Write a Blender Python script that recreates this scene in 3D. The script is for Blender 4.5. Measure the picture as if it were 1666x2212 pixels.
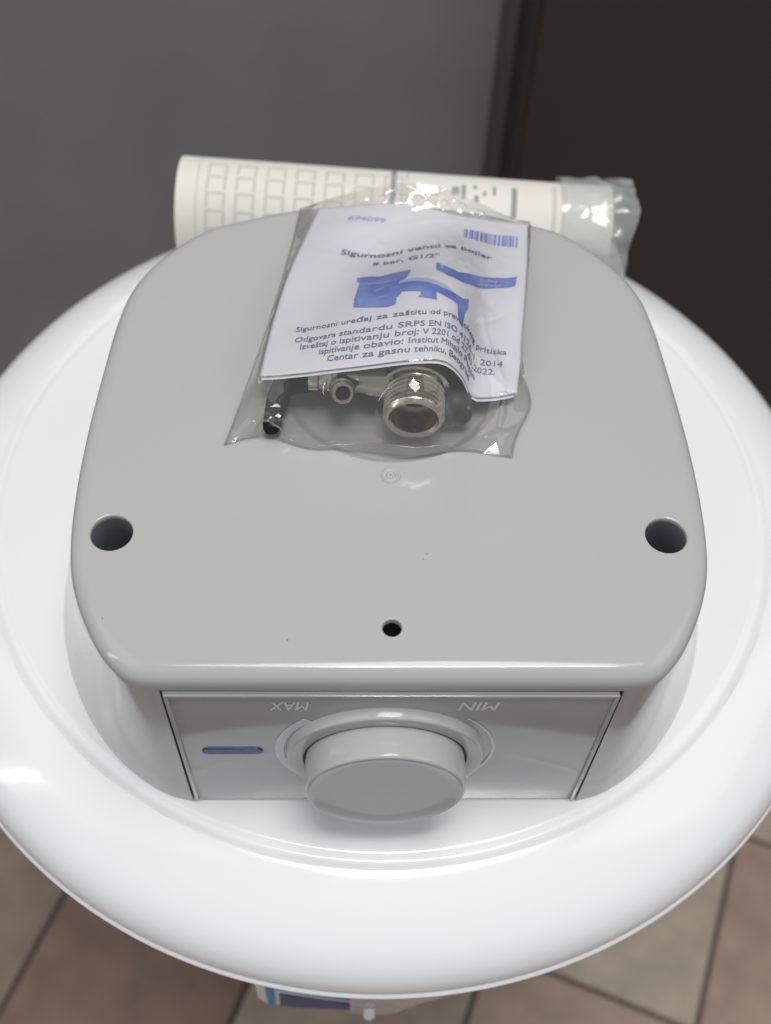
import bpy, bmesh, math, random
import numpy as np
from mathutils import Vector, Matrix, noise
from mathutils.geometry import delaunay_2d_cdt
R = math.radians
rnd = random.Random(7)
scene = bpy.context.scene
for o in list(bpy.data.objects): bpy.data.objects.remove(o)

# ------------------------------------------------------------------ camera
cd = bpy.data.cameras.new('camera'); cam = bpy.data.objects.new('camera', cd)
scene.collection.objects.link(cam); scene.camera = cam
CR, CU, CF = Vector((.99960, -.0114, .0259)), Vector((-.0055, .8195, .5731)), Vector((.0278, .5730, -.8191))
yaw, pit, rol = .0484003817, .9597844271, .0451763129
CF = Vector((math.sin(yaw)*math.cos(pit), math.cos(yaw)*math.cos(pit), -math.sin(pit)))
r0 = CF.cross(Vector((0, 0, 1))).normalized(); u0 = r0.cross(CF)
CR = r0*math.cos(rol) + u0*math.sin(rol); CU = u0*math.cos(rol) - r0*math.sin(rol)
m = Matrix.Identity(4)
for i in range(3):
    m[i][0] = CR[i]; m[i][1] = CU[i]; m[i][2] = -CF[i]
m[0][3], m[1][3], m[2][3] = -.0110554, -.2961323, .4013866
cam.matrix_world = m
cd.sensor_fit = 'VERTICAL'; cd.sensor_height = 24; cd.lens = 24*2400/2212
cd.clip_start = .01; cd.clip_end = 50
cd.dof.use_dof = True; cd.dof.focus_distance = .372; cd.dof.aperture_fstop = 5.6

# ------------------------------------------------------------------ light
w = bpy.data.worlds.new('World'); scene.world = w; w.use_nodes = True
bg = w.node_tree.nodes['Background']; bg.inputs[0].default_value = (.93, .96, 1, 1); bg.inputs[1].default_value = .36
def area(name, loc, size, power, target, col=(1, .98, .95)):
    l = bpy.data.lights.new(name, 'AREA'); l.shape = 'RECTANGLE'; l.size, l.size_y = size; l.energy = power; l.color = col
    o = bpy.data.objects.new(name, l); scene.collection.objects.link(o); o.location = loc
    o.rotation_euler = (Vector(target)-Vector(loc)).to_track_quat('-Z', 'Y').to_euler()
    return o
area('ceiling_tube_light', (.22, -.38, 1.9), (.62, .11), 7, (.12, -.1, 0))
area('window_light', (-1.9, -.55, .75), (.10, 1.1), 2.6, (0, 0, 0), (1, 1, .94))
area('fill_panel_light', (.12, -.12, 2.2), (1.0, .7), 20, (.05, -.05, 0))  # added overhead fill that brightens the lid plate, no known fixture
area('fill_panel_light', (1.7, -.2, 1.7), (1.5, 1.5), 7, (0, 0, 0))  # added broad soft fill from the right
area('fill_panel_light', (-1.4, -.2, 1.9), (1.5, 1.5), 5, (0, 0, 0))  # added broad soft fill from the left
scene.view_settings.view_transform = 'Standard'; scene.view_settings.look = 'None'
scene.view_settings.exposure = 0.0; scene.view_settings.gamma = 1
scene.render.engine = 'CYCLES'
scene.cycles.transparent_max_bounces = 24; scene.cycles.max_bounces = 10

# ------------------------------------------------------------------ materials
def mat(name, col, rough=.4, metal=0, spec=.5, coat=0):
    mt = bpy.data.materials.new(name); mt.use_nodes = True
    b = mt.node_tree.nodes['Principled BSDF']
    b.inputs['Base Color'].default_value = (*col, 1); b.inputs['Roughness'].default_value = rough
    b.inputs['Metallic'].default_value = metal; b.inputs['Specular IOR Level'].default_value = spec
    b.inputs['Coat Weight'].default_value = coat; b.inputs['Coat Roughness'].default_value = .03
    return mt
def nd(mt, t, **k):
    n = mt.node_tree.nodes.new(t)
    for a, v in k.items(): setattr(n, a, v)
    return n
def bsdf(mt): return mt.node_tree.nodes['Principled BSDF']
def vary(mt, scale, c1, c2, lo=.35, hi=.65, detail=4, coord='Object'):
    t = mt.node_tree; tc = nd(mt, 'ShaderNodeTexCoord'); n = nd(mt, 'ShaderNodeTexNoise'); n.inputs['Scale'].default_value = scale; n.inputs['Detail'].default_value = detail
    r = nd(mt, 'ShaderNodeValToRGB'); r.color_ramp.elements[0].position = lo; r.color_ramp.elements[1].position = hi
    r.color_ramp.elements[0].color = (*c1, 1); r.color_ramp.elements[1].color = (*c2, 1)
    t.links.new(tc.outputs[coord], n.inputs['Vector']); t.links.new(n.outputs['Fac'], r.inputs['Fac']); t.links.new(r.outputs['Color'], bsdf(mt).inputs['Base Color'])
    return n
def bump(mt, scale, strength, dist=.001, detail=2, target=None):
    t = mt.node_tree; tc = nd(mt, 'ShaderNodeTexCoord'); n = nd(mt, 'ShaderNodeTexNoise'); n.inputs['Scale'].default_value = scale; n.inputs['Detail'].default_value = detail
    b = nd(mt, 'ShaderNodeBump'); b.inputs['Strength'].default_value = strength; b.inputs['Distance'].default_value = dist
    t.links.new(tc.outputs['Object'], n.inputs['Vector']); t.links.new(n.outputs['Fac'], b.inputs['Height'])
    for s in (target or [bsdf(mt).inputs['Normal']]): t.links.new(b.outputs['Normal'], s)
def rough_noise(mt, scale, lo, hi):
    t = mt.node_tree; tc = nd(mt, 'ShaderNodeTexCoord'); n = nd(mt, 'ShaderNodeTexNoise'); n.inputs['Scale'].default_value = scale; n.inputs['Detail'].default_value = 5
    r = nd(mt, 'ShaderNodeMapRange'); r.inputs['From Min'].default_value = .3; r.inputs['From Max'].default_value = .7; r.inputs['To Min'].default_value = lo; r.inputs['To Max'].default_value = hi
    t.links.new(tc.outputs['Object'], n.inputs['Vector']); t.links.new(n.outputs['Fac'], r.inputs['Value']); t.links.new(r.outputs['Result'], bsdf(mt).inputs['Roughness'])

M_white = mat('white_enamel', (.895, .90, .915), .16, coat=.3); bump(M_white, 16, .06, .002); rough_noise(M_white, 60, .13, .2)
M_grey = mat('grey_gloss_plastic', (.44, .445, .435), .17, spec=.45); rough_noise(M_grey, 14, .06, .15); bump(M_grey, 1400, .02, .0004)
# a few dust specks on the plastic
def specks(mt, base, dark, scale=160, thr=.045):
    t = mt.node_tree; tc = nd(mt, 'ShaderNodeTexCoord'); v = nd(mt, 'ShaderNodeTexVoronoi'); v.inputs['Scale'].default_value = scale
    n = nd(mt, 'ShaderNodeTexNoise'); n.inputs['Scale'].default_value = 28
    lt = nd(mt, 'ShaderNodeMath', operation='LESS_THAN'); lt.inputs[1].default_value = thr
    gt = nd(mt, 'ShaderNodeMath', operation='GREATER_THAN'); gt.inputs[1].default_value = .60
    mu = nd(mt, 'ShaderNodeMath', operation='MULTIPLY'); mx = nd(mt, 'ShaderNodeMix', data_type='RGBA')
    mx.inputs[6].default_value = (*base, 1); mx.inputs[7].default_value = (*dark, 1)
    t.links.new(tc.outputs['Object'], v.inputs['Vector']); t.links.new(tc.outputs['Object'], n.inputs['Vector'])
    t.links.new(v.outputs['Distance'], lt.inputs[0]); t.links.new(n.outputs['Fac'], gt.inputs[0])
    t.links.new(lt.outputs[0], mu.inputs[0]); t.links.new(gt.outputs[0], mu.inputs[1])
    t.links.new(mu.outputs[0], mx.inputs[0]); t.links.new(mx.outputs[2], bsdf(mt).inputs['Base Color'])
specks(M_grey, (.445, .452, .447), (.15, .14, .13), 150, .042)
M_panel = mat('grey_panel_plastic', (.375, .38, .38), .10); rough_noise(M_panel, 60, .08, .13)
M_mark = mat('pale_grey_print', (.72, .73, .74), .45)
M_blue = mat('blue_lamp_lens', (.005, .07, .20), .3, spec=.3); bump(M_blue, 900, .3, .0005)
M_dark = mat('dark_hollow_plastic', (.10, .105, .115), .5)
M_hole_shade = mat('blue_grey_hole_shade', (.20, .21, .235), .4)  # shade inside the big screw holes, put into the colour
M_screw = mat('screw_steel', (.55, .53, .5), .35, 1)
M_nickel = mat('nickel_plated_brass', (.56, .51, .43), .26, 1); rough_noise(M_nickel, 260, .14, .30); bump(M_nickel, 700, .12, .0004)
M_brass = mat('dull_brown_brass', (.16, .12, .09), .45, .8); bump(M_brass, 500, .2, .0005)
M_black = mat('black_plastic', (.009, .009, .011), .6, spec=.25); bump(M_black, 500, .35, .0008)
M_shade_cap = mat('dark_grey_shade', (.045, .045, .05), .4); bump(M_shade_cap, 400, .2, .0005)  # dark tone that stands in for shade beside the valve thread
M_paper = mat('label_paper', (.745, .745, .80), .75, spec=.2); bump(M_paper, 180, .15, .0008)
M_ink = mat('grey_blue_ink', (.17, .19, .33), .7, spec=.2)
M_inkblue = mat('blue_ink', (.13, .21, .60), .7, spec=.2); vary(M_inkblue, 90, (.10, .17, .55), (.22, .30, .68))
M_inklight = mat('pale_blue_ink', (.42, .50, .78), .7, spec=.2)
M_inkmid = mat('mid_blue_ink', (.26, .34, .70), .7, spec=.2)
M_inkwhite = mat('unprinted_lettering', (.55, .62, .82), .7, spec=.2)
M_roll = mat('cream_manual_paper', (.80, .77, .71), .6, spec=.3); bump(M_roll, 60, .2, .002)
M_rollgrey = mat('grey_print', (.60, .585, .53), .65, spec=.2)
M_rolldark = mat('dark_print', (.30, .35, .35), .65, spec=.2)
M_tank = mat('white_tank', (.75, .75, .76), .3)
M_stand = mat('grey_pedestal', (.3, .3, .3), .5)
M_leaf = mat('white_sticker_paper', (.88, .88, .86), .5)
M_leafblue = mat('blue_sticker_line', (.06, .30, .60), .5)
M_leafpurple = mat('purple_sticker_field', (.09, .09, .22), .5)
M_cabL = mat('grey_cabinet_paint', (.115, .108, .112), .42); vary(M_cabL, 9, (.215, .21, .222), (.24, .235, .248))
M_cabR = mat('dark_brown_cabinet_paint', (.038, .035, .033), .38)
M_grout = mat('dark_grout', (.13, .105, .09), .8)
def tile_mat(name, c):
    mt = mat(name, c, .38, spec=.4); vary(mt, 22, tuple(x*.86 for x in c), tuple(min(1, x*1.12) for x in c)); return mt
M_tiles = [tile_mat('beige_tile', (.35, .27, .215)), tile_mat('pink_tile', (.36, .255, .205)), tile_mat('shaded_brown_tile', (.235, .15, .115)), tile_mat('light_tile', (.42, .345, .272)), tile_mat('shaded_taupe_tile', (.27, .20, .15))]  # brown and taupe: heater's shadow on the left darkened into the tile colour

def film_mat(name, tint, haze, hazecol, bscale, bstr, rough=.04, ior=1.5, boost=1.6):
    mt = bpy.data.materials.new(name); mt.use_nodes = True; t = mt.node_tree; t.nodes.clear()
    out = nd(mt, 'ShaderNodeOutputMaterial'); tr = nd(mt, 'ShaderNodeBsdfTransparent'); tr.inputs[0].default_value = (*tint, 1)
    gl = nd(mt, 'ShaderNodeBsdfGlossy'); gl.inputs['Roughness'].default_value = rough
    df = nd(mt, 'ShaderNodeBsdfDiffuse'); df.inputs[0].default_value = (*hazecol, 1)
    tl = nd(mt, 'ShaderNodeBsdfTranslucent'); tl.inputs[0].default_value = (*hazecol, 1)
    md = nd(mt, 'ShaderNodeMixShader'); md.inputs[0].default_value = .36
    t.links.new(df.outputs[0], md.inputs[1]); t.links.new(tl.outputs[0], md.inputs[2])
    m1 = nd(mt, 'ShaderNodeMixShader'); m1.inputs[0].default_value = haze
    t.links.new(tr.outputs[0], m1.inputs[1]); t.links.new(md.outputs[0], m1.inputs[2])
    fr = nd(mt, 'ShaderNodeFresnel'); fr.inputs[0].default_value = ior
    mu = nd(mt, 'ShaderNodeMath', operation='MULTIPLY', use_clamp=True); mu.inputs[1].default_value = boost
    ge = nd(mt, 'ShaderNodeNewGeometry'); io = nd(mt, 'ShaderNodeMath', operation='MULTIPLY_ADD'); io.inputs[1].default_value = 1/ior-ior; io.inputs[2].default_value = ior
    t.links.new(ge.outputs['Backfacing'], io.inputs[0]); t.links.new(io.outputs[0], fr.inputs[0])     # a thin sheet reflects alike from both sides
    t.links.new(fr.outputs[0], mu.inputs[0])
    m2 = nd(mt, 'ShaderNodeMixShader'); t.links.new(mu.outputs[0], m2.inputs[0]); t.links.new(m1.outputs[0], m2.inputs[1]); t.links.new(gl.outputs[0], m2.inputs[2])
    t.links.new(m2.outputs[0], out.inputs[0])
    bump(mt, bscale, bstr, .002, 3, [gl.inputs['Normal'], fr.inputs['Normal']])
    return mt
M_film = film_mat('clear_bag_film', (.965, .962, .955), .055, (.8, .8, .8), 45, .2, .05, boost=2.1)
M_zip = film_mat('clear_zip_ridge', (.85, .86, .85), .15, (.8, .83, .82), 200, .3)
M_sleeve = film_mat('cloudy_sleeve_film', (.93, .94, .93), .42, (.84, .88, .88), 60, .6, .10)

M_tail = film_mat('cloudy_film_tail', (.9, .9, .9), .85, (.80, .81, .82), 60, .6, .15)
# ------------------------------------------------------------------ helpers
def link(o, parent=None):
    scene.collection.objects.link(o)
    if parent: o.parent = parent
    return o
def mesh_obj(name, verts, faces, mt, parent=None, smooth=True, angle=None):
    me = bpy.data.meshes.new(name); me.from_pydata([tuple(v) for v in verts], [], faces); me.update()
    bm = bmesh.new(); bm.from_mesh(me); bmesh.ops.recalc_face_normals(bm, faces=bm.faces)
    if angle is not None:
        for e in bm.edges:
            if len(e.link_faces) == 2 and e.calc_face_angle(0) > angle: e.smooth = False
    for f in bm.faces: f.smooth = smooth
    bm.to_mesh(me); bm.free(); me.materials.append(mt)
    return link(bpy.data.objects.new(name, me), parent)
def bm_obj(name, bm, mt, parent=None, smooth=True, angle=R(35)):
    bmesh.ops.recalc_face_normals(bm, faces=bm.faces)
    for e in bm.edges:
        if len(e.link_faces) == 2 and e.calc_face_angle(0) > angle: e.smooth = False
    for f in bm.faces: f.smooth = smooth
    me = bpy.data.meshes.new(name); bm.to_mesh(me); bm.free(); me.materials.append(mt)
    return link(bpy.data.objects.new(name, me), parent)
def empty(name, loc=(0, 0, 0)):
    o = bpy.data.objects.new(name, None); o.empty_display_size = .02; link(o); o.location = loc
    return o
def tag(o, label, cat, group=None, kind=None):
    o['label'] = label; o['category'] = cat
    if group: o['group'] = group
    if kind: o['kind'] = kind
def lathe(profile, n=96, close=False, mtx=None, radial=None):
    """profile: list of (r, z); around local z"""
    vs, fs = [], []
    for (r, z) in profile:
        for k in range(n):
            a = 2*math.pi*k/n; rr = radial(r, z, a) if radial else r
            v = Vector((rr*math.cos(a), rr*math.sin(a), z)); vs.append(mtx @ v if mtx else v)
    L = len(profile); rng = L if close else L-1
    for i in range(rng):
        j = (i+1) % L
        for k in range(n):
            k2 = (k+1) % n; fs.append((i*n+k, i*n+k2, j*n+k2, j*n+k))
    return vs, fs
def cap(vs, fs, n, ring): fs.append(tuple(range(ring*n, ring*n+n)))
def tube_path(pts, rad, n=10, closed_ends=True):
    vs, fs = [], []; P = [Vector(p) for p in pts]
    rads = rad if isinstance(rad, (list, tuple)) else [rad]*len(P)
    up = Vector((0, 0, 1))
    for i, p in enumerate(P):
        t = (P[min(i+1, len(P)-1)]-P[max(i-1, 0)]).normalized()
        a = t.cross(up); a = a.normalized() if a.length > 1e-4 else Vector((1, 0, 0)); b = a.cross(t)
        for k in range(n):
            q = 2*math.pi*k/n; vs.append(p+a*math.cos(q)*rads[i]+b*math.sin(q)*rads[i])
    for i in range(len(P)-1):
        for k in range(n): k2 = (k+1) % n; fs.append((i*n+k, i*n+k2, (i+1)*n+k2, (i+1)*n+k))
    if closed_ends: cap(vs, fs, n, 0); cap(vs, fs, n, len(P)-1)
    return vs, fs
def rbox(name, lo, hi, bev, mt, parent=None, seg=3):
    bm = bmesh.new(); bmesh.ops.create_cube(bm, size=1)
    for v in bm.verts: v.co = Vector([lo[i]+(v.co[i]+.5)*(hi[i]-lo[i]) for i in range(3)])
    if bev: bmesh.ops.bevel(bm, geom=bm.edges[:], offset=bev, segments=seg, profile=.5, affect='EDGES')
    return bm_obj(name, bm, mt, parent)
def catmull(P, per):
    """open Catmull-Rom through 2D/3D points, per samples each span"""
    P = [Vector(p) for p in P]; out = []
    for i in range(len(P)-1):
        p0 = P[i-1] if i else 2*P[0]-P[1]; p1 = P[i]; p2 = P[i+1]; p3 = P[i+2] if i+2 < len(P) else 2*P[-1]-P[-2]
        d0 = max((p1-p0).length**.5, 1e-6); d1 = max((p2-p1).length**.5, 1e-6); d2 = max((p3-p2).length**.5, 1e-6)
        m1 = (p1-p0)/d0-(p2-p0)/(d0+d1)+(p2-p1)/d1; m2 = (p2-p1)/d1-(p3-p1)/(d1+d2)+(p3-p2)/d2
        m1 *= d1; m2 *= d1
        for k in range(per):
            t = k/per; out.append((2*t**3-3*t*t+1)*p1+(t**3-2*t*t+t)*m1+(-2*t**3+3*t*t)*p2+(t**3-t*t)*m2)
    out.append(P[-1]); return out
def inside(pt, poly):
    x, y = pt; c = False; n = len(poly)
    for i in range(n):
        x1, y1 = poly[i]; x2, y2 = poly[i-1]
        if (y1 > y) != (y2 > y) and x < (x2-x1)*(y-y1)/(y2-y1)+x1: c = not c
    return c
def fill2d(poly, step):
    """triangulate a polygon with interior points so it can be draped"""
    B = []
    n = len(poly)
    for i in range(n):
        a = Vector(poly[i]); b = Vector(poly[(i+1) % n]); k = max(1, int((b-a).length/step))
        for j in range(k): B.append(a+(b-a)*j/k)
    xs = [p[0] for p in poly]; ys = [p[1] for p in poly]; pts = list(B)
    x = min(xs)+step/2
    while x < max(xs):
        y = min(ys)+step/2
        while y < max(ys):
            if inside((x, y), poly) and min((Vector((x, y))-b).length for b in B) > step*.4: pts.append(Vector((x+rnd.uniform(-.05, .05)*step, y)))
            y += step
        x += step
    ed = [(i, (i+1) % len(B)) for i in range(len(B))]
    v, e, f, *_ = delaunay_2d_cdt(pts, ed, [], 0, 1e-7)
    return v, [t for t in f if inside(sum((v[i] for i in t), Vector((0, 0)))/len(t), poly)]
def text_mesh(body, bold=0., shear=0.):
    """flat 2D triangles of a text, normalised: x 0..1, y 0..(height/width); cap height returned in the same unit"""
    c = bpy.data.curves.new('t', 'FONT'); c.body = body; c.size = 1; c.shear = shear; c.resolution_u = 3
    o = bpy.data.objects.new('t', c); scene.collection.objects.link(o); dg = bpy.context.evaluated_depsgraph_get()
    me = bpy.data.meshes.new_from_object(o.evaluated_get(dg))
    v0 = [(p.co.x, p.co.y) for p in me.vertices]; f0 = [tuple(p.vertices) for p in me.polygons]
    bpy.data.objects.remove(o); bpy.data.curves.remove(c); bpy.data.meshes.remove(me)
    v, f = [], []
    for k, (sx, sy) in enumerate(((0, 0), (1, 0), (-1, 0), (0, 1), (0, -1)) if bold else ((0, 0),)):
        f += [tuple(i+len(v) for i in t) for t in f0]; v += [(p[0]+sx*bold, p[1]+sy*bold, k*2e-5) for p in v0]
    x0 = min(p[0] for p in v); x1 = max(p[0] for p in v)
    return [((p[0]-x0)/(x1-x0), p[1], p[2]) for p in v], f

# ------------------------------------------------------------------ floor
ZF = -.70
fl = mesh_obj('floor', [(-2.5, -2.5, ZF-.004), (2.5, -2.5, ZF-.004), (2.5, 1.5, ZF-.004), (-2.5, 1.5, ZF-.004)], [(0, 1, 2, 3)], M_grout); fl['kind'] = 'structure'
dv = Vector((math.cos(R(-112)), math.sin(R(-112)))); nv = Vector((-dv.y, dv.x)); TP = .199
tile_me = []
for mt in M_tiles:
    bm = bmesh.new(); bmesh.ops.create_cube(bm, size=1)
    for v in bm.verts: v.co = Vector((v.co.x*(TP-.0045), v.co.y*(TP-.0045), v.co.z*.008))
    bmesh.ops.bevel(bm, geom=[e for e in bm.edges if all(v.co.z > 0 for v in e.verts)], offset=.0015, segments=2, affect='EDGES')
    me = bpy.data.meshes.new('floor_tile'); bm.to_mesh(me); bm.free(); me.materials.append(mt); tile_me.append(me)
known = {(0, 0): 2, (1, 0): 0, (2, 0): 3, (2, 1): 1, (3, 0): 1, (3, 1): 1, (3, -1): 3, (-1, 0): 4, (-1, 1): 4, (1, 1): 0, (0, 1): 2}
for i in range(-5, 7):
    for j in range(-6, 6):
        off = -.2755+TP*(i+.5); s = -.0152+TP*(j-.5)+(.045 if i <= 0 else 0)
        P = nv*off+dv*s
        if P.y > .5 or P.y < -1.2 or abs(P.x) > .9: continue
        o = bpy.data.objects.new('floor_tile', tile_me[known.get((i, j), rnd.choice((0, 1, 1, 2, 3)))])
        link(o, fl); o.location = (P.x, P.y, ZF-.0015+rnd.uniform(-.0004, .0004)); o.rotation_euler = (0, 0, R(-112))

# ------------------------------------------------------------------ cabinets behind
def cabinet(name, lo, hi, bev, mt, label):
    e = empty(name, ((lo[0]+hi[0])/2, lo[1], lo[2])); tag(e, label, 'cabinet')
    L = e.location
    bm = bmesh.new(); bmesh.ops.create_cube(bm, size=1)
    for v in bm.verts: v.co = Vector([lo[i]+(v.co[i]+.5)*(hi[i]-lo[i])-L[i] for i in range(3)])
    bmesh.ops.bevel(bm, geom=[ed for ed in bm.edges if abs(ed.verts[0].co.z-ed.verts[1].co.z) > .5], offset=bev, segments=14, affect='EDGES')
    bm_obj('body', bm, mt, e, angle=R(30))
    rbox('plinth', (lo[0]+.02-L.x, .02, 0-.0), (hi[0]-.02-L.x, hi[1]-lo[1]-.02, .06), .003, M_dark, e)
    return e
cabinet('grey_cabinet', (-.62, .50, ZF+.05), (.118, 1.1, .95), .020, M_cabL, 'plain mid grey cabinet standing behind the water heater on the left')
cabinet('dark_cabinet', (.1155, .44, ZF+.05), (.80, 1.1, .95), .004, M_cabR, 'very dark brown cabinet standing behind the water heater on the right')

# ------------------------------------------------------------------ water heater
HT = .0999; YF = -.1471
heater = empty('water_heater', (.001, 0, ZF)); tag(heater, 'round white water heater end with grey plastic cover and control knob', 'water heater')
HZ = Vector((.0, 0, -ZF))
def hp(vs): return [Vector(v)+HZ for v in vs]
# lid profile (r, z)
prof = [(.0005, 0), (.06, 0), (.10, 0), (.13, 0), (.15, 0), (.16, 0), (.1655, 0)]
for k in range(9):
    a = k/8; prof.append((.1662+.0066*a, -.0013*math.sin(math.pi*a)**1.7))
slope = catmull([(.1728, 0, 0), (.1740, -.0002, 0), (.176, -.0007, 0), (.180, -.0020, 0), (.185, -.0040, 0), (.190, -.0064, 0), (.195, -.0093, 0), (.199, -.0121, 0), (.2025, -.0155, 0), (.2055, -.0197, 0), (.2075, -.0240, 0), (.2085, -.0285, 0)], 4)
prof += [(p.x, p.y) for p in slope]+[(.2083, -.0291), (.2062, -.0295), (.2062, -.0302)]
vs, fs = lathe(prof, 192); lid = mesh_obj('lid', hp(vs), fs, M_white, heater, angle=R(40))
# rolled lip under the seam
lp = [(.2062, -.0302)]+[(.2080+.0016*math.sin(math.pi*k/10), -.0303-.0046*k/10) for k in range(11)]+[(.205, -.0352), (.199, -.0352)]
vs, fs = lathe(lp, 192); mesh_obj('lid_lip', hp(vs), fs, M_white, heater)
tp = [(.199, -.0350), (.190, -.056), (.183, -.085), (.170, -.115), (.145, -.145), (.10, -.172), (.072, -.185), (.066, -.20), (.064, -.60), (.07, -.66), (.075, -.685), (.075, -.6995)]
vs, fs = lathe(tp[:7], 96); mesh_obj('tank_body', hp(vs), fs, M_tank, heater)
vs, fs = lathe(tp[6:], 64); mesh_obj('pedestal', hp(vs), fs, M_stand, heater)

# --- grey cover: loft from base outline to top outline
Tp = [(.0713, -.1462), (.080, -.1449), (.0882, -.1380), (.0962, -.1252), (.1020, -.1110), (.1045, -.0993), (.1060, -.080), (.1060, -.053), (.1040, -.018), (.1018, .006), (.0990, .0195), (.0912, .0356), (.0735, .0545), (.058, .0615), (.033, .0690), (0, .0722)]
Bp = [(.0713, -.1471), (.0815, -.1441), (.0970, -.1340), (.1110, -.1185), (.1225, -.0985), (.1290, -.0800), (.1320, -.0640), (.1330, -.045), (.1320, -.015), (.1290, .012), (.1230, .035), (.1110, .056), (.092, .073), (.070, .084), (.038, .092), (0, .095)]
NF = 24; PER = 8
def outline(t, inset=0.):
    half = [Vector(b)*(1-t)+Vector(a)*t for a, b in zip(Tp, Bp)]
    yf = half[0].y
    side = catmull(half, PER)
    right = side; left = [Vector((-p.x, p.y)) for p in side[::-1]]
    front = [Vector((-.0713+.1426*k/NF, yf)) for k in range(1, NF)]
    pts = front+right+left[1:]        # front left->right, then right side to back, then left side to the front
    if inset:
        n = len(pts); res = []
        for i in range(n):
            d = (pts[(i+1) % n]-pts[i-1]).normalized(); res.append(pts[i]+Vector((-d.y, d.x))*inset)
        pts = res
    return pts
RF = .0060
levels = [(1-(1-q)**1.25, 0, -.0008+(.0917+.0008)*q) for q in (0, .12, .28, .48, .70, .88, 1.0)]+[(1.0, 0, HT-RF)]
for k in range(1, 9):
    th = math.pi/2*k/8; levels.append((1, RF*(1-math.cos(th)), HT-RF+RF*math.sin(th)))
rings = [[Vector((p.x, p.y, z)) for p in outline(t, i)] for (t, i, z) in levels]
n = len(rings[0]); vs = [v for r_ in rings for v in r_]; fs = []
lastx = n-1   # index of front-left corner (-.0713)
for i in range(len(rings)-1):
    for k in range(n):
        if i < 6 and (k < NF-1 or k == n-1): continue       # opening for the control panel
        k2 = (k+1) % n; fs.append((i*n+k, i*n+k2, (i+1)*n+k2, (i+1)*n+k))
# flat top with screw holes and the round recess
top = [(v.x, v.y) for v in rings[-1]]
tb = (len(rings)-1)*n
holes = [(-.0909, -.0939, .0068, .0007), (.0905, -.0939, .0068, .0007), (-.0003, -.1288, .0030, .0005)]
RC = (.0010, -.0231, .0416)
NH = 40; NRc = 72
pts = [Vector(p) for p in top]; ed = [(i, (i+1) % n) for i in range(n)]
circ = []
for (x, y, r_, b) in holes:
    s = len(pts); pts += [Vector((x+(r_+b)*math.cos(2*math.pi*k/NH), y+(r_+b)*math.sin(2*math.pi*k/NH))) for k in range(NH)]; ed += [(s+k, s+(k+1) % NH) for k in range(NH)]; circ.append((s, NH))
s = len(pts); pts += [Vector((RC[0]+RC[2]*math.cos(2*math.pi*k/NRc), RC[1]+RC[2]*math.sin(2*math.pi*k/NRc))) for k in range(NRc)]; ed += [(s+k, s+(k+1) % NRc) for k in range(NRc)]; circ.append((s, NRc))
gx = -.1
while gx < .1:
    gy = -.135
    while gy < .06:
        if min((Vector((gx, gy))-Vector(p)).length for p in pts) > .006: pts.append(Vector((gx, gy)))
        gy += .012
    gx += .012
cv, ce, cf, *_ = delaunay_2d_cdt(pts, ed, [], 0, 1e-9)
def in_hole(c):
    return any((c-Vector((x, y))).length < r_+b*.9 for (x, y, r_, b) in holes) or (c-Vector(RC[:2])).length < RC[2]*.999
base = len(vs); vs += [Vector((p.x, p.y, HT)) for p in cv]
idx = lambda i: tb+i if i < n else base+i
for f in cf:
    c = sum((cv[i] for i in f), Vector((0, 0)))/len(f)
    if inside(c, top) and not in_hole(c): fs.append(tuple(idx(i) for i in f))
# rounded lips and sleeves of the holes
for (x, y, r_, b), (s, m_) in zip(holes, circ[:3]):
    prev = [idx(s+k) for k in range(m_)]
    seq = [(r_+b*(1-math.sin(q)), HT-b*(1-math.cos(q))) for q in (math.pi/8, math.pi/4, math.pi*3/8, math.pi/2)]+[(r_*.98, HT-.03), (r_*.95, HT-.065)]
    for rr, z in seq:
        cur = []
        for k in range(m_):
            vs.append(Vector((x+rr*math.cos(2*math.pi*k/m_), y+rr*math.sin(2*math.pi*k/m_), z))); cur.append(len(vs)-1)
        for k in range(m_): fs.append((prev[k], prev[(k+1) % m_], cur[(k+1) % m_], cur[k]))
        prev = cur
# shallow round recess
s, m_ = circ[3]; prev = [idx(s+k) for k in range(m_)]
for dr, z in ((.0003, HT-.0001), (.0007, HT-.0004), (.0030, HT-.0022), (.0036, HT-.0026), (.0042, HT-.0027), (.025, HT-.0027), (.0395, HT-.0027)):
    cur = []
    for k in range(m_):
        q = 2*math.pi*k/m_; vs.append(Vector((RC[0]+(RC[2]-dr)*math.cos(q), RC[1]+(RC[2]-dr)*math.sin(q), z))); cur.append(len(vs)-1)
    for k in range(m_): fs.append((prev[k], prev[(k+1) % m_], cur[(k+1) % m_], cur[k]))
    prev = cur
fs.append(tuple(prev))
# return walls of the panel opening
rim = [rings[i][n-1] for i in range(7)]+[rings[6][k] for k in range(0, NF)]+[rings[i][NF-1] for i in range(5, -1, -1)]
ridx = [i*n+n-1 for i in range(7)]+[6*n+k for k in range(0, NF)]+[i*n+NF-1 for i in range(5, -1, -1)]
s = len(vs); vs += [Vector((v.x*.9995, v.y+.009, v.z)) for v in rim]
for k in range(len(rim)-1): fs.append((ridx[k], ridx[k+1], s+k+1, s+k))
cover = mesh_obj('cover', hp(vs), fs, M_grey, heater, angle=R(32))
for f in cover.data.polygons:
    if abs(f.normal.z) > .9999: f.use_smooth = False
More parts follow.
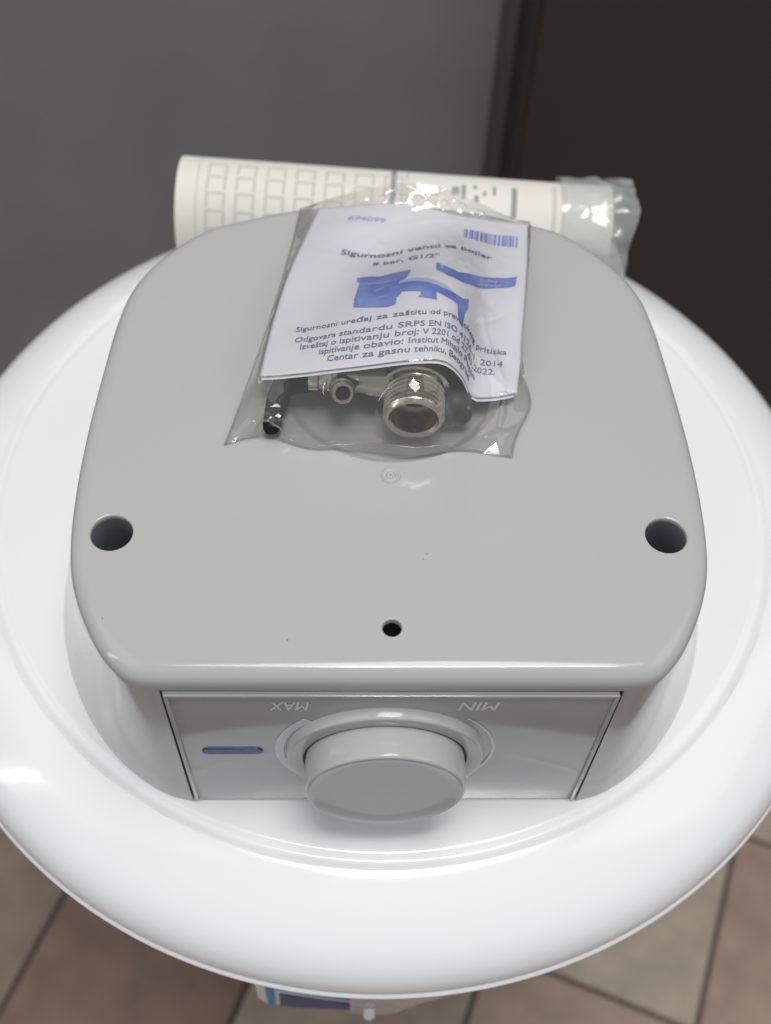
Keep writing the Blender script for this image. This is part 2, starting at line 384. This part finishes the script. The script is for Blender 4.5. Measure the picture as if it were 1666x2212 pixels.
# bottoms of the screw holes; dark linings and floors paint in their shade
for (x, y, r_, b) in holes[:2]:
    vs, fs = lathe([(r_*1.1, -.001), (r_*1.1, 0), (.0035, 0), (.0033, .0022), (.0003, .0026)], 32)
    lv, lf = lathe([(r_*.990, -.0016), (r_*.970, -.03), (r_*.94, -.0645)], 32); mesh_obj('screw_hole_shade', hp([Vector((x, y, HT))+v for v in lv]), lf, M_hole_shade, cover)
    mesh_obj('screw_hole_floor', hp([Vector((x, y, HT-.0648))+v for v in vs]), fs, M_dark, cover)
x, y, r_, b = holes[2]
vs, fs = lathe([(.0036, 0), (.0028, .0012), (.0012, .0018), (.0011, .0008), (.0002, .0008)], 24)
mesh_obj('screw', hp([Vector((x+.0008, y+.0008, HT-.013))+v for v in vs]), fs, M_screw, cover)
vs, fs = lathe([(.00296, HT-.0022), (.0029, HT-.03), (.0003, HT-.03)], 32); mesh_obj('screw_hole_shade', hp([Vector((x, y, 0))+v for v in vs]), fs, M_black, cover)  # black lining paints the shade inside the small hole
# moulding mark
vs, fs = lathe([(.0034, 0), (.0032, .0005), (.0028, .0005), (.0026, .0001), (.0016, .0001), (.0013, .0008), (.0008, .0010), (.0002, .0005)], 32)
mesh_obj('moulding_mark', hp([Vector((.0001, -.0702, HT-.00004))+v for v in vs]), fs, M_grey, cover)

# --- control panel
yp = YF+.0006
panel = rbox('control_panel', (-.0707, yp, .0006-ZF), (.0703, yp+.008, .0906-ZF), .0007, M_panel, heater)
# thin raised rim round the panel face
W2, ZT, th = .0696, .0897, .0010
def strip(lo, hi): return rbox('panel_rim', (lo[0], yp-.0007, lo[1]-ZF), (hi[0], yp+.0002, hi[1]-ZF), .0003, M_panel, panel, 2)
strip((-W2-.0008, ZT-.0012), (W2+.0008, ZT)); strip((-W2-.0008, .001), (-W2+.0006, ZT-.0013)); strip((W2-.0006, .001), (W2+.0008, ZT-.0013))
KX, KZ = -.0014, .0468
def face_map(x, z, d=.00015): return Vector((x, yp-d, z-ZF))
# lettering, standing on its head as the heater does
for body, x0, x1 in (('MAX', -.0385, -.0258), ('MIN', .0207, .0338)):
    tv, tf = text_mesh(body, .022, .22); ch = max(p[1] for p in tv)
    mesh_obj('lettering', [face_map(x1-(x1-x0)*u, .0846-.0060*v/ch, .00015+l) for u, v, l in tv], tf, M_mark, panel, False)
# tapering temperature scale
vs, fs = [], []
NA = 72
for k in range(NA+1):
    a = R(135+270*k/NA); wd = .0035*(1-k/NA)+.0007*(k/NA); ro = .0372
    for rr in (ro, ro-wd): vs.append(face_map(KX+rr*math.cos(a), KZ+rr*math.sin(a)*.985, .0002))
for k in range(NA): fs.append((2*k, 2*k+1, 2*k+3, 2*k+2))
mesh_obj('temperature_scale', vs, fs, M_mark, panel, False)
# blue lamp slot
vs, fs = [], []; NL = 40
for d, k_ in ((.0, 1.), (.0004, 1.), (.0006, .93)):
    for k in range(NL):
        q = 2*math.pi*k/NL; cxx = .0081 if -math.pi/2 < ((q+math.pi) % (2*math.pi))-math.pi <= math.pi/2 else -.0081
        vs.append(face_map(-.0528+cxx+.0021*k_*math.cos(q), .0467+.0021*k_*math.sin(q), d))
for i in range(2):
    for k in range(NL): k2 = (k+1) % NL; fs.append((i*NL+k, i*NL+k2, (i+1)*NL+k2, (i+1)*NL+k))
cap(vs, fs, NL, 2); mesh_obj('indicator_lamp', vs, fs, M_blue, panel, angle=R(50))
# knob and its ring (axis along -y, tipped up a little)
KM = Matrix.Translation(Vector((KX, yp, KZ-ZF))) @ Matrix.Rotation(R(90), 4, 'X')
rp = [(.0335, -.0005), (.0331, .0026), (.0329, .0033), (.0326, .0036), (.0321, .0037), (.0280, .0037), (.0276, .0034), (.0275, 0)]
vs, fs = lathe(rp, 128, mtx=KM); mesh_obj('knob_ring', vs, fs, M_grey, heater, angle=R(40))
KM2 = KM @ Matrix.Rotation(R(-3.2), 4, 'X')
kp = [(.0268, .001), (.0268, .006), (.0267, .0118), (.0265, .0140)]
for k in range(1, 6): q = math.pi/2*k/5; kp.append((.0255+.0010*math.cos(q), .0142+.0013*math.sin(q)))
kp += [(.0250, .0150), (.0244, .0146), (.020, .0140), (.012, .0136), (.0004, .0135)]
vs, fs = lathe(kp, 128, mtx=KM2); cap(vs, fs, 128, len(kp)-1); mesh_obj('knob', vs, fs, M_grey, heater, angle=R(50))

# --- sticker strip hanging under the lid at the front
def strip_pt(x, z, r=.1925): return Vector((x, -r+.0025+x*x*.9, z-.005))
def curved(name, poly, mt, parent, r=.1925, step=.006):
    v, f = fill2d(poly, step)
    o = mesh_obj(name, [strip_pt(p.x, p.y, r) for p in v], f, mt, parent); return o
stick = curved('sticker_strip', [(-.0525, -.062), (-.0535, -.134), (-.050, -.144), (-.02, -.150), (.000, -.150), (.000, -.062)], M_leaf, None)
tag(stick, 'white sticker strip with blue outlined purple field under the front lip', 'sticker')
curved('blue_line', [(-.0490, -.110), (-.0465, -.107), (-.0005, -.128), (-.0005, -.133), (-.0440, -.1115), (-.0450, -.1115), (-.0462, -.145), (-.0495, -.1435)], M_leafblue, stick, .1929)
curved('purple_field', [(-.0432, -.1185), (-.0005, -.1375), (-.0005, -.1485), (-.0442, -.1450)], M_leafpurple, stick, .1929)
tail = curved('film_tail', [(-.012, -.062), (-.012, -.149), (.004, -.153), (.010, -.149), (.014, -.140), (.022, -.128), (.038, -.111), (.053, -.102), (.0565, -.092), (.0555, -.062)], M_tail, None, .1937)
tag(tail, 'cloudy clear film tail with white rivet dots beside the sticker strip under the lip', 'plastic film')
for z in (-.1405, -.1500):
    vs, fs = lathe([(.0028, 0), (.0025, .0016), (.0012, .0026), (.0002, .0028)], 20, mtx=Matrix.Translation(strip_pt(-.0030, z, .1939)) @ Matrix.Rotation(R(90), 4, 'X'))
    mesh_obj('rivet', vs, fs, M_white, tail)

# ------------------------------------------------------------------ rolled manual behind the cover
RA, RB = Vector((-.098, .1515, .0275)), Vector((.1135, .1385, .0225)); RR = .0268
ax = (RB-RA); RL = ax.length; ax.normalize(); pb = ax.cross(Vector((0, 0, 1))).normalized()*-1; pc = ax.cross(pb)*1
if pc.z < 0: pc = -pc
roll = empty('rolled_manual', (RA+RB)/2-Vector((0, 0, RR))); tag(roll, 'rolled cream paper manual lying behind the grey cover', 'manual')
RO = roll.location.copy()
def roll_pt(s, a, d=0):       # a = 0 on top, positive towards the camera
    rr = RR*(1+.03*math.cos(2*a+.4))+d
    return RA+ax*(s*RL)+pc*math.cos(a)*rr-pb*math.sin(a)*rr-RO
if (roll_pt(.5, .5)-roll_pt(.5, 0)).y > 0: pb = -pb
vs, fs = [], []; NS, NT = 24, 150
for i in range(NS+1):
    for k in range(NT+1):
        a = -11.55+4.6*math.pi*k/NT; rr = -.0004-.0055*(1-k/NT) if True else 0
        vs.append(roll_pt(i/NS, a, rr))
for i in range(NS):
    for k in range(NT): fs.append((i*(NT+1)+k, i*(NT+1)+k+1, (i+1)*(NT+1)+k+1, (i+1)*(NT+1)+k))
paper_roll = mesh_obj('paper_roll', vs, fs, M_roll, roll)
def roll_patch(name, s0, s1, a0, a1, mt, d=.0004):
    vs, fs = [], []; na = max(2, int(abs(a1-a0)/.08)); ns = 3
    for i in range(ns+1):
        for k in range(na+1): vs.append((s0+(s1-s0)*i/ns, a0+(a1-a0)*k/na))
    for i in range(ns):
        for k in range(na): fs.append((i*(na+1)+k, i*(na+1)+k+1, (i+1)*(na+1)+k+1, (i+1)*(na+1)+k))
    return mesh_obj(name, [roll_pt(s, a, -.0004-.0055*(2.9-a)/14.451+d*.35) for s, a in vs], fs, mt, paper_roll)
for c in range(7):                      # printed table: six columns of framed cells
    s0 = .068+c*.0672
    for r_ in range(6):
        a0 = -.16+r_*.335; wd = .046
        if c == 6 and r_ > 2: continue
        f = .0062; g = .042
        roll_patch('printed_cell', s0, s0+wd, a0, a0+g, M_rollgrey); roll_patch('printed_cell', s0, s0+f, a0+g, a0+.30, M_rollgrey); roll_patch('printed_cell', s0+wd-f, s0+wd, a0+g, a0+.30, M_rollgrey)
roll_patch('printed_rule', .046, .049, -.5, 1.9, M_rollgrey)
roll_patch('printed_rule', .487, .500, -.5, 1.7, M_rolldark)
roll_patch('printed_rule', .523, .527, -.5, 1.7, M_rollgrey)
roll_patch('printed_field', .60, .775, -.5, .55, mat('white_print', (.79, .78, .73), .6), .0003)
for s0, s1, a0, a1 in ((.628, .645, .02, .22), (.65, .66, -.05, .30), (.677, .686, -.05, .05), (.680, .69, .2, .34), (.70, .707, .1, .2), (.722, .729, -.05, .18), (.765, .778, -.05, .6), (.86, .869, -.2, 1.0), (.885, .890, -.2, 1.3)):
    roll_patch('printed_symbol', s0, s1, a0, a1, M_rolldark if s0 < .8 else M_rollgrey, .0006)
# sleeve: cloudy film wrapped round the right end, crumpled beyond the paper
sleeve = empty('plastic_sleeve', RB-Vector((0, 0, RR))); tag(sleeve, 'crumpled cloudy plastic sleeve over the right end of the rolled manual', 'plastic sleeve')
vs, fs = [], []; NS, NT = 40, 96
for i in range(NS+1):
    s = .88+.165*i/NS
    for k in range(NT):
        a = 2*math.pi*k/NT
        over = max(0, s-1.0)/.075
        nz = noise.noise(Vector((s*9, math.cos(a)*1.6, math.sin(a)*1.6)))*.0022+noise.noise(Vector((s*26, math.cos(a)*4, math.sin(a)*4+7)))*.0014
        amp = .35+1.6*min(1, max(0, s-.93)/.07)
        d = .0016+abs(nz)*amp + over*(.006*math.sin(3*a+1)+.010*noise.noise(Vector((a*1.4, 3, s*8))) - .006*over)
        ss = s+over*.018*(math.sin(2.3*a+.6)*.6+math.sin(5*a)*.4)
        vs.append(roll_pt(ss, a, d)+RO-sleeve.location)
for i in range(NS):
    for k in range(NT): k2 = (k+1) % NT; fs.append((i*NT+k, i*NT+k2, (i+1)*NT+k2, (i+1)*NT+k))
mesh_obj('sleeve_film', vs, fs, M_sleeve, sleeve)
# loose skirt of the sleeve that falls onto the lid
vs, fs = [], []
for i in range(13):
    for k in range(17):
        u, v = i/12, k/16
        p = roll_pt(.90+.105*u, .9+.15*v, .002)+RO
        q = Vector((.092+.040*u, .108-.026*v*0-.004*u, .012))
        P = p.lerp(Vector((q.x, q.y+.006*math.sin(5*u), .0025)), v)
        P += Vector((0, -.003*math.sin(math.pi*v), 0))+Vector((1, 1, 1))*.0018*noise.noise(Vector((u*5, v*3, 2)))
        vs.append(P-sleeve.location)
for i in range(12):
    for k in range(16): fs.append((i*17+k, i*17+k+1, (i+1)*17+k+1, (i+1)*17+k))
mesh_obj('sleeve_skirt', vs, fs, M_sleeve, sleeve)

# ------------------------------------------------------------------ safety valve
VZ = .1127
valve = empty('safety_valve', (.0085, -.045, HT)); tag(valve, 'nickel plated safety valve with threaded end and black lever inside the clear bag', 'valve')
VO = valve.location.copy(); obstacle = []
def vpart(name, vs, fs, mt, parent=valve, angle=R(35)):
    obstacle.extend(Vector(v) for v in vs)
    return mesh_obj(name, [Vector(v)-VO for v in vs], fs, mt, parent, angle=angle)
VM = Matrix.Translation(Vector((.0086, -.0565, VZ))) @ Matrix.Rotation(R(-4), 4, 'Z') @ Matrix.Rotation(R(-90), 4, 'X')   # local z runs backwards (+y)
tp = [(.0077, .030), (.0077, .014), (.0062, .0138), (.0062, .0112), (.0077, .011), (.0078, .001), (.0086, 0), (.0094, 0), (.0100, .0008)]
z = .0012; pt = .00195
while z < .0118:
    tp += [(.01045, z+.0003), (.01045, z+.0006), (.0091, z+.0012), (.0091, z+.0015)]; z += pt
tp += [(.0094, .0130), (.0112, .0133)]
vs, fs = lathe(tp, 72, mtx=VM); cap(vs, fs, 72, 0); threaded = vpart('threaded_end', vs, fs, M_nickel, angle=R(25))
# flats behind the thread, under the paper, and the coupling nut
bp_ = [(.0112, .0131), (.0120, .0136), (.0122, .020), (.0118, .024), (.0118, .030)]
vs, fs = lathe(bp_, 48, mtx=VM); vpart('body', vs, fs, M_nickel)
hexr = lambda r, z, a: r*math.cos(math.pi/6)/math.cos(((a) % (math.pi/3))-math.pi/6)
vs, fs = lathe([(.009, .0295), (.0128, .0295), (.0136, .0302), (.0136, .0425), (.0128, .0432), (.009, .0432)], 72, mtx=VM, radial=hexr); cap(vs, fs, 72, 0); cap(vs, fs, 72, 5); vpart('coupling_nut', vs, fs, M_nickel)
# side arm towards the left
AM = Matrix.Translation(Vector((.0030, -.0385, VZ))) @ Matrix.Rotation(R(174), 4, 'Z') @ Matrix.Rotation(R(90), 4, 'Y')
vs, fs = lathe([(.0066, .002), (.0064, .008), (.0056, .0105), (.0056, .0215), (.0062, .0218), (.0062, .0232), (.0056, .0236), (.0054, .0262), (.0062, .0266), (.0062, .0298), (.0045, .0305)], 48, mtx=AM); cap(vs, fs, 48, 10); vpart('side_arm', vs, fs, M_nickel)
# outlet spout pointing to the front
SM = Matrix.Translation(Vector((-.0158, -.0405, VZ-.0005))) @ Matrix.Rotation(R(4), 4, 'Z') @ Matrix.Rotation(R(58), 4, 'X')
vs, fs = lathe([(.0045, .002), (.0043, .0062), (.0036, .0066)], 32, mtx=SM); vpart('spout_neck', vs, fs, M_brass)
vs, fs = lathe([(.0022, .002), (.0024, .0092), (.0026, .0096), (.0036, .0096), (.0039, .0092), (.0038, .0078), (.0034, .0070), (.0034, .0062)], 40, mtx=SM); cap(vs, fs, 40, 0); sp = vpart('spout', vs, fs, M_nickel)
vs, fs = lathe([(.0025, .0080), (.0003, .0080)], 32, mtx=SM); cap(vs, fs, 32, 1); vpart('spout_bore_shade', vs, fs, M_black, sp)  # black disc paints the shade inside the open spout
# added dark cap standing in for the shade beside the threaded end
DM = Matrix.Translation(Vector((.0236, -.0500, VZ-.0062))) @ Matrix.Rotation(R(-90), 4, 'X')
vs, fs = lathe([(.0004, 0), (.0044, 0), (.0056, .0008), (.0058, .0030), (.0060, .0034), (.0060, .0090), (.0052, .0098)], 40, mtx=DM); cap(vs, fs, 40, 0); cap(vs, fs, 40, 6); vpart('shade_cap', vs, fs, M_shade_cap)
# black lever
def lever_section(p, w_, h_, dirx): return [p+dirx*sx*w_+Vector((0, 0, 1))*sz*h_ for sx, sz in ((-1, -.6), (-.6, -1), (.6, -1), (1, -.6), (1, .6), (.6, 1), (-.6, 1), (-1, .6))]
secs = [(Vector((-.0255, -.0350, VZ-.0030)), .0044, .0042, Vector((0, -1, 0))), (Vector((-.0320, -.0352, VZ-.0035)), .0048, .0044, Vector((0, -1, 0))), (Vector((-.0358, -.0372, VZ-.0036)), .0044, .0042, Vector((.5, -.86, 0))),
        (Vector((-.0372, -.0420, VZ-.0040)), .0038, .0034, Vector((1, 0, 0))), (Vector((-.0386, -.0480, VZ-.0056)), .0034, .0028, Vector((1, .1, 0))), (Vector((-.0395, -.0535, VZ-.0072)), .0031, .0024, Vector((1, .1, 0))), (Vector((-.0397, -.0552, VZ-.0080)), .0019, .0016, Vector((1, .1, 0)))]
vs, fs = [], []
for p, w_, h_, d in secs: vs += lever_section(p, w_, h_, d.normalized())
for i in range(len(secs)-1):
    for k in range(8): k2 = (k+1) % 8; fs.append((i*8+k, i*8+k2, (i+1)*8+k2, (i+1)*8+k))
cap(vs, fs, 8, 0); cap(vs, fs, 8, len(secs)-1); vpart('lever', vs, fs, M_black, angle=R(50))

# ------------------------------------------------------------------ paper label lying over the valve
UV_U = [0, .17, .35, .55, .66, .76, .84, .90, 1]
FB = [0, .167, .344, .600, .700, .773, .822, .889, 1]
ROWS = [(0.0, [104, 106.5, 109, 107.5, 105.5, 104.5, 104, 104, 103.5]),
        (.14, [105, 108.5, 109.5, 108.5, 108.5, 107, 105, 104.5, 104]),
        (.28, [106.5, 109, 107.5, 112.5, 113, 110.5, 107.5, 106, 105]),
        (.45, [108.5, 111, 113, 118, 119, 115.5, 110.5, 107.5, 106]),
        (.65, [110, 114, 119.5, 125, 124.5, 118.5, 110, 107, 106]),
        (.85, [112, 117.5, 123.5, 128.5, 127.0, 119, 109, 106.5, 106]),
        (1.0, [113, 119, 124.5, 129, 127.3, 118.5, 107.8, 106, 105.5])]
def interp(xs, ys, x):
    xs = np.asarray(xs, float); ys = np.asarray(ys, float); m_ = np.gradient(ys, xs)
    # monotone-ish cubic hermite
    i = int(min(max(np.searchsorted(xs, x)-1, 0), len(xs)-2)); h = xs[i+1]-xs[i]; t = (x-xs[i])/h
    return ((2*t**3-3*t*t+1)*ys[i]+(t**3-2*t*t+t)*h*m_[i]+(-2*t**3+3*t*t)*ys[i+1]+(t**3-t*t)*h*m_[i+1])
RV = [r_[0] for r_ in ROWS]
def label_pt(u, v):
    hz = interp(RV, [interp(UV_U, r_[1], u) for r_ in ROWS], v)
    fr = u+(interp(UV_U, FB, u)-u)*min(1, max(0, v-.15)/.7)
    lx = -26+(-18)*v-2.6*math.sin(math.pi*v); ly = 61.2+(-98.4)*v
    rx = 57.8+(-11.8)*v+1.0*math.sin(math.pi*v); ry = 53.8+(-91.0)*v
    sag = -6.8*v*v*max(0, math.sin(math.pi*min(1, max(0, fr))))**.8
    return Vector((lx+(rx-lx)*fr, ly+(ry-ly)*fr+sag, hz))*.001
label_exact = label_pt
def interp_rows(xs, Y, q):          # the same cubic as interp(), for whole arrays: Y[k, n] at knots xs -> [len(q), n]
    xs = np.asarray(xs, float); M_ = np.gradient(Y, xs, axis=0); i = np.clip(np.searchsorted(xs, q)-1, 0, len(xs)-2); hh = (xs[i+1]-xs[i]); t = (q-xs[i])/hh
    t_, h_ = t[:, None], hh[:, None]
    return (2*t_**3-3*t_**2+1)*Y[i]+(t_**3-2*t_**2+t_)*h_*M_[i]+(-2*t_**3+3*t_**2)*Y[i+1]+(t_**3-t_**2)*h_*M_[i+1]
GN = 240; gq = np.linspace(-.02, 1.02, GN+1)
gz = interp_rows(RV, interp_rows(UV_U, np.array([r_[1] for r_ in ROWS], float).T, gq).T, gq)          # [v, u]
gf = interp_rows(UV_U, np.array(FB, float)[:, None], gq)[:, 0]
gu, gv = np.meshgrid(gq, gq)
gfr = gu+(gf[None, :]-gu)*np.clip((gv-.15)/.7, 0, 1)
lx = -26-18*gv-2.6*np.sin(np.pi*gv); ly = 61.2-98.4*gv; rx = 57.8-11.8*gv+np.sin(np.pi*gv); ry = 53.8-91*gv
gsag = -6.8*gv*gv*np.maximum(0, np.sin(np.pi*np.clip(gfr, 0, 1)))**.8
GP = np.stack([lx+(rx-lx)*gfr, ly+(ry-ly)*gfr+gsag, gz], 2)*.001
GNn = np.cross(np.gradient(GP, axis=1), -np.gradient(GP, axis=0)); GNn /= np.linalg.norm(GNn, axis=2)[:, :, None]
def gsample(G, u, v):
    a_ = min(max((u+.02)/1.04*GN, 0), GN-1e-6); b_ = min(max((v+.02)/1.04*GN, 0), GN-1e-6); i, j = int(b_), int(a_); fb, fa = b_-i, a_-j
    return Vector((G[i, j]*(1-fa)+G[i, j+1]*fa)*(1-fb)+(G[i+1, j]*(1-fa)+G[i+1, j+1]*fa)*fb)
def label_pt(u, v): return gsample(GP, u, v)
def label_n(u, v): return gsample(GNn, u, v).normalized()
NU, NV = 84, 84
vs = [label_pt(i/NU, j/NV) for j in range(NV+1) for i in range(NU+1)]
paper_pts = list(vs)
fs = [(j*(NU+1)+i, j*(NU+1)+i+1, (j+1)*(NU+1)+i+1, (j+1)*(NU+1)+i) for j in range(NV) for i in range(NU)]
label = empty('paper_label', label_pt(.5, .5)-Vector((0, 0, .012))); tag(label, 'white folded paper label with blue print over the valve inside the bag', 'label')
LO = label.location.copy()
sheet = mesh_obj('sheet', [v-LO for v in vs], fs, M_paper, label); md = sheet.modifiers.new('thick', 'SOLIDIFY'); md.thickness = .00018; md.offset = -1
vs = [label_pt(i/30*.985+.004, j/30*1.006)+Vector((0, -.0003, -.0011)) for j in range(31) for i in range(31)]
fs = [(j*31+i, j*31+i+1, (j+1)*31+i+1, (j+1)*31+i) for j in range(30) for i in range(30)]
mesh_obj('folded_back_sheet', [v-LO for v in vs], fs, M_paper, label)
def drape(name, uv, faces, mt, d=.00016): return mesh_obj(name, [label_pt(q[0], q[1])+label_n(q[0], q[1])*(d+(q[2] if len(q) > 2 else 0))-LO for q in uv], faces, mt, sheet, False)
def print_text(body, u0, u1, v, h, mt, bold=0., tilt=0., d=.00016):
    tv, tf = text_mesh(body, bold); ch = .70
    drape('lettering', [(u0+(u1-u0)*x, v+tilt*x-h*y/ch, l) for x, y, l in tv], tf, mt, d)
def print_poly(name, poly, mt, d=.00014, step=.022):
    v, f = fill2d(poly, step); drape(name, [(p.x, p.y) for p in v], f, mt, d)
print_text('674099', .165, .345, .108, .026, M_inklight, .02, .02)
print_text('Sigurnosni ventil za bojler', .19, .845, .322, .032, M_ink, .02, -.03)
print_text('8 bar, G1/2"', .342, .60, .383, .030, M_ink, .02, .005)
print_text('Sigurnosni uređaj za zaštitu od previsokog pritiska', .106, .945, .785, .027, M_ink, .006, .012)
print_text('Odgovara standardu SRPS EN ISO 4126-1: 2014', .112, .935, .845, .027, M_ink, .006, .012)
print_text('Izveštaj o ispitivanju broj: V 2201 od 27.01.2022.', .14, .91, .884, .027, M_ink, .006, .012)
print_text('Ispitivanje obavio: Institut Mihajlo Pupin', .222, .835, .923, .027, M_ink, .006, .010)
print_text('Centar za gasnu tehniku, Beograd', .262, .80, .962, .027, M_ink, .006, .010)
x = .706; rb = random.Random(3)
while x < .958:
    wd = rb.choice((.004, .004, .007, .010)); print_poly('barcode_bar', [(x, .105-.05*(x-.7)), (min(x+wd, .962), .105-.05*(x-.7)), (min(x+wd, .962), .180-.05*(x-.7)), (x, .180-.05*(x-.7))], M_inkblue, step=.05); x += wd+rb.choice((.004, .004, .006, .009))
print_poly('printed_valve', [(.3, .483), (.345, .478), (.383, .490), (.44, .478), (.492, .470), (.494, .490), (.483, .533), (.458, .570), (.466, .61), (.475, .642), (.458, .683), (.462, .69), (.456, .70), (.461, .71), (.455, .722), (.433, .727), (.38, .712), (.325, .695), (.319, .686), (.323, .678), (.317, .668), (.321, .658), (.316, .648), (.317, .60), (.317, .525), (.303, .51)], M_inkblue)
for q in ([(.318, .53), (.40, .54), (.45, .535), (.45, .55), (.40, .557), (.318, .548)], [(.335, .64), (.352, .645), (.354, .69), (.337, .685)], [(.38, .60), (.412, .585), (.418, .597), (.388, .615)], [(.40, .65), (.43, .655), (.43, .662), (.40, .658)]):
    print_poly('printed_valve_shine', q, M_inkmid, .00022, .05)
print_poly('printed_arm', [(.452, .580), (.508, .575), (.567, .598), (.625, .640), (.672, .652), (.717, .658), (.75, .633), (.75, .683), (.733, .733), (.725, .808), (.7, .783), (.692, .708), (.642, .692), (.596, .664), (.598, .700), (.60, .712), (.528, .690), (.536, .675), (.535, .655), (.475, .642), (.45, .61)], M_inkblue)
print_poly('printed_arm_shine', [(.462, .555), (.517, .545), (.562, .562), (.625, .610), (.668, .645), (.672, .655), (.625, .638), (.567, .596), (.508, .573), (.462, .576)], M_inklight)
print_poly('printed_banner', [(.592, .433), (.642, .480), (.692, .500), (.775, .462), (.883, .394), (.958, .364), (.953, .425), (.883, .456), (.783, .530), (.708, .562), (.642, .545), (.592, .492)], M_inkblue)
print_text('3', .606, .622, .492, .032, M_inkwhite, .02, 0, .0003)
print_text('godine', .797, .88, .478, .020, M_inkwhite, .01, -.046, .0003)
print_text('garancije', .785, .895, .512, .020, M_inkwhite, .01, -.066, .0003)

# ------------------------------------------------------------------ clear bag
bag = empty('plastic_bag', (0, 0, HT)); tag(bag, 'wrinkled clear plastic bag holding the valve and label on the grey cover', 'plastic bag')
BO = bag.location.copy()
BC = [Vector((-.0562, -.0590)), Vector((.0432, -.0615)), Vector((.0600, .0565)), Vector((-.0340, .0655))]    # front-left, front-right, back-right, back-left
NX, NY = 170, 200
def bag_xy(s, t):
    p = (BC[0]*(1-s)+BC[1]*s)*(1-t)+(BC[3]*(1-s)+BC[2]*s)*t
    p = p+Vector((0, 1))*(.0042*math.exp(-((s-.16)/.13)**2)+.0012*math.sin(s*17))*(1-t)**3
    p = p+Vector((1, 0))*(.0052*math.exp(-((t-.20)/.10)**2)*s**3)+Vector((-1, 0))*(-.002*math.sin(math.pi*t))*(1-s)
    return p
S = np.linspace(0, 1, NX+1); T = np.linspace(0, 1, NY+1)
XY = np.array([[bag_xy(s, t)[:] for s in S] for t in T])
obs = np.zeros((NY+1, NX+1))
def splat(P, pad, add):
    for p in P:
        # invert the near-affine map with a few Newton-like steps
        s, t = .5, .5
        for _ in range(5):
            q = bag_xy(min(1, max(0, s)), min(1, max(0, t)))
            ex = BC[1]-BC[0]; ey = BC[3]-BC[0]; d = Vector((p.x, p.y))-q
            det = ex.x*ey.y-ex.y*ey.x
            s += (d.x*ey.y-d.y*ey.x)/det; t += (ex.x*d.y-ex.y*d.x)/det
        i = int(round(t*NY)); j = int(round(s*NX))
        if -pad <= i <= NY+pad and -pad <= j <= NX+pad:
            a = obs[max(0, i-pad):min(NY, i+pad)+1, max(0, j-pad):min(NX, j+pad)+1]
            np.maximum(a, p.z-HT+add, out=a)
splat([Vector(v) for v in obstacle if v.z > HT+.004], 2, .0012)
splat(paper_pts, 1, .0010)
edge_back = .0008+.0165*np.sin(math.pi*np.clip(S*1.02, 0, 1))**1.2
h = np.maximum(obs, .001); 
def bound(h):
    h[0, :] = .0008; h[:, 0] = .0008+.010*T**6*0; h[:, -1] = .0008; h[-1, :] = edge_back; h[1, :] = np.minimum(h[1, :], .004); return h
h = bound(h)
for it in range(500):
    av = .25*(h[:-2, 1:-1]+h[2:, 1:-1]+h[1:-1, :-2]+h[1:-1, 2:]); h[1:-1, 1:-1] = np.maximum(obs[1:-1, 1:-1], av); h = bound(h)
free = np.clip((h-obs)/.004, .12, 1)
ss, tt = np.meshgrid(S, T)
wr = np.zeros_like(h)
r2 = random.Random(11)
for c in range(46):                                     # sharp creases running in all directions, more of them near the ends
    cx, cy = r2.random(), (r2.random()**1.8 if c % 2 else 1-r2.random()**3*.5); an = r2.uniform(0, math.pi); ln = r2.uniform(.10, .34); wd = r2.uniform(.008, .020); am = r2.uniform(-.0011, .0015)
    dx, dy = (ss-cx)*1.0, (tt-cy)*1.2; al = dx*math.cos(an)+dy*math.sin(an); ac = -dx*math.sin(an)+dy*math.cos(an)+.25*al*al*r2.uniform(-6, 6)
    wr += am*np.exp(-(al/ln)**2)*np.exp(-np.abs(ac)/wd)
fn = np.array([[noise.noise(Vector((s*9, t*11, 3)))*.0009+noise.noise(Vector((s*22, t*26, 9)))*.00016 for s in S] for t in T])
em = np.minimum(np.minimum(ss, 1-ss), np.minimum(tt, 1-tt)); em = np.clip(em/.05, 0, 1)
for c in range(13):                                     # little puckers along the closed back end
    cx, cy = .30+.055*c+r2.uniform(-.015, .015), .962-.012*abs(math.sin(c*1.3)); wd = r2.uniform(.008, .016)
    wr += r2.uniform(.0012, .0026)*np.exp(-((ss-cx)/wd)**2-((tt-cy)/(wd*.8))**2)
h2 = np.maximum(h+(wr+fn)*free*(.25+.75*em), np.maximum(obs*.98, .0006))
def film(name, hh, mt, dz=0):
    vs = [Vector((XY[i, j, 0], XY[i, j, 1], HT+hh[i, j]+dz))-BO for i in range(NY+1) for j in range(NX+1)]
    fs = [(i*(NX+1)+j, i*(NX+1)+j+1, (i+1)*(NX+1)+j+1, (i+1)*(NX+1)+j) for i in range(NY) for j in range(NX)]
    return mesh_obj(name, vs, fs, mt, bag)
film('top_film', h2, M_film)
low = np.maximum(.0004, .0004+np.abs(fn)*.35*em); low[-12:, :] = np.maximum(low[-12:, :], (edge_back-.0006)*((np.arange(12)/11.)**1.5)[:, None])
film('bottom_film', np.minimum(low, h2-.0002), M_film)
# welded seams round the edge
for nm, P in (('seam', [(i, 1) for i in range(0, NY+1, 3)]), ('seam', [(i, NX-1) for i in range(0, NY+1, 3)]), ('seam', [(1, j) for j in range(0, NX+1, 3)])):
    vs, fs = tube_path([Vector((XY[i, j, 0], XY[i, j, 1], HT+h2[i, j]+.0001))-BO for i, j in P], .00035, 6); mesh_obj(nm, vs, fs, M_zip, bag)
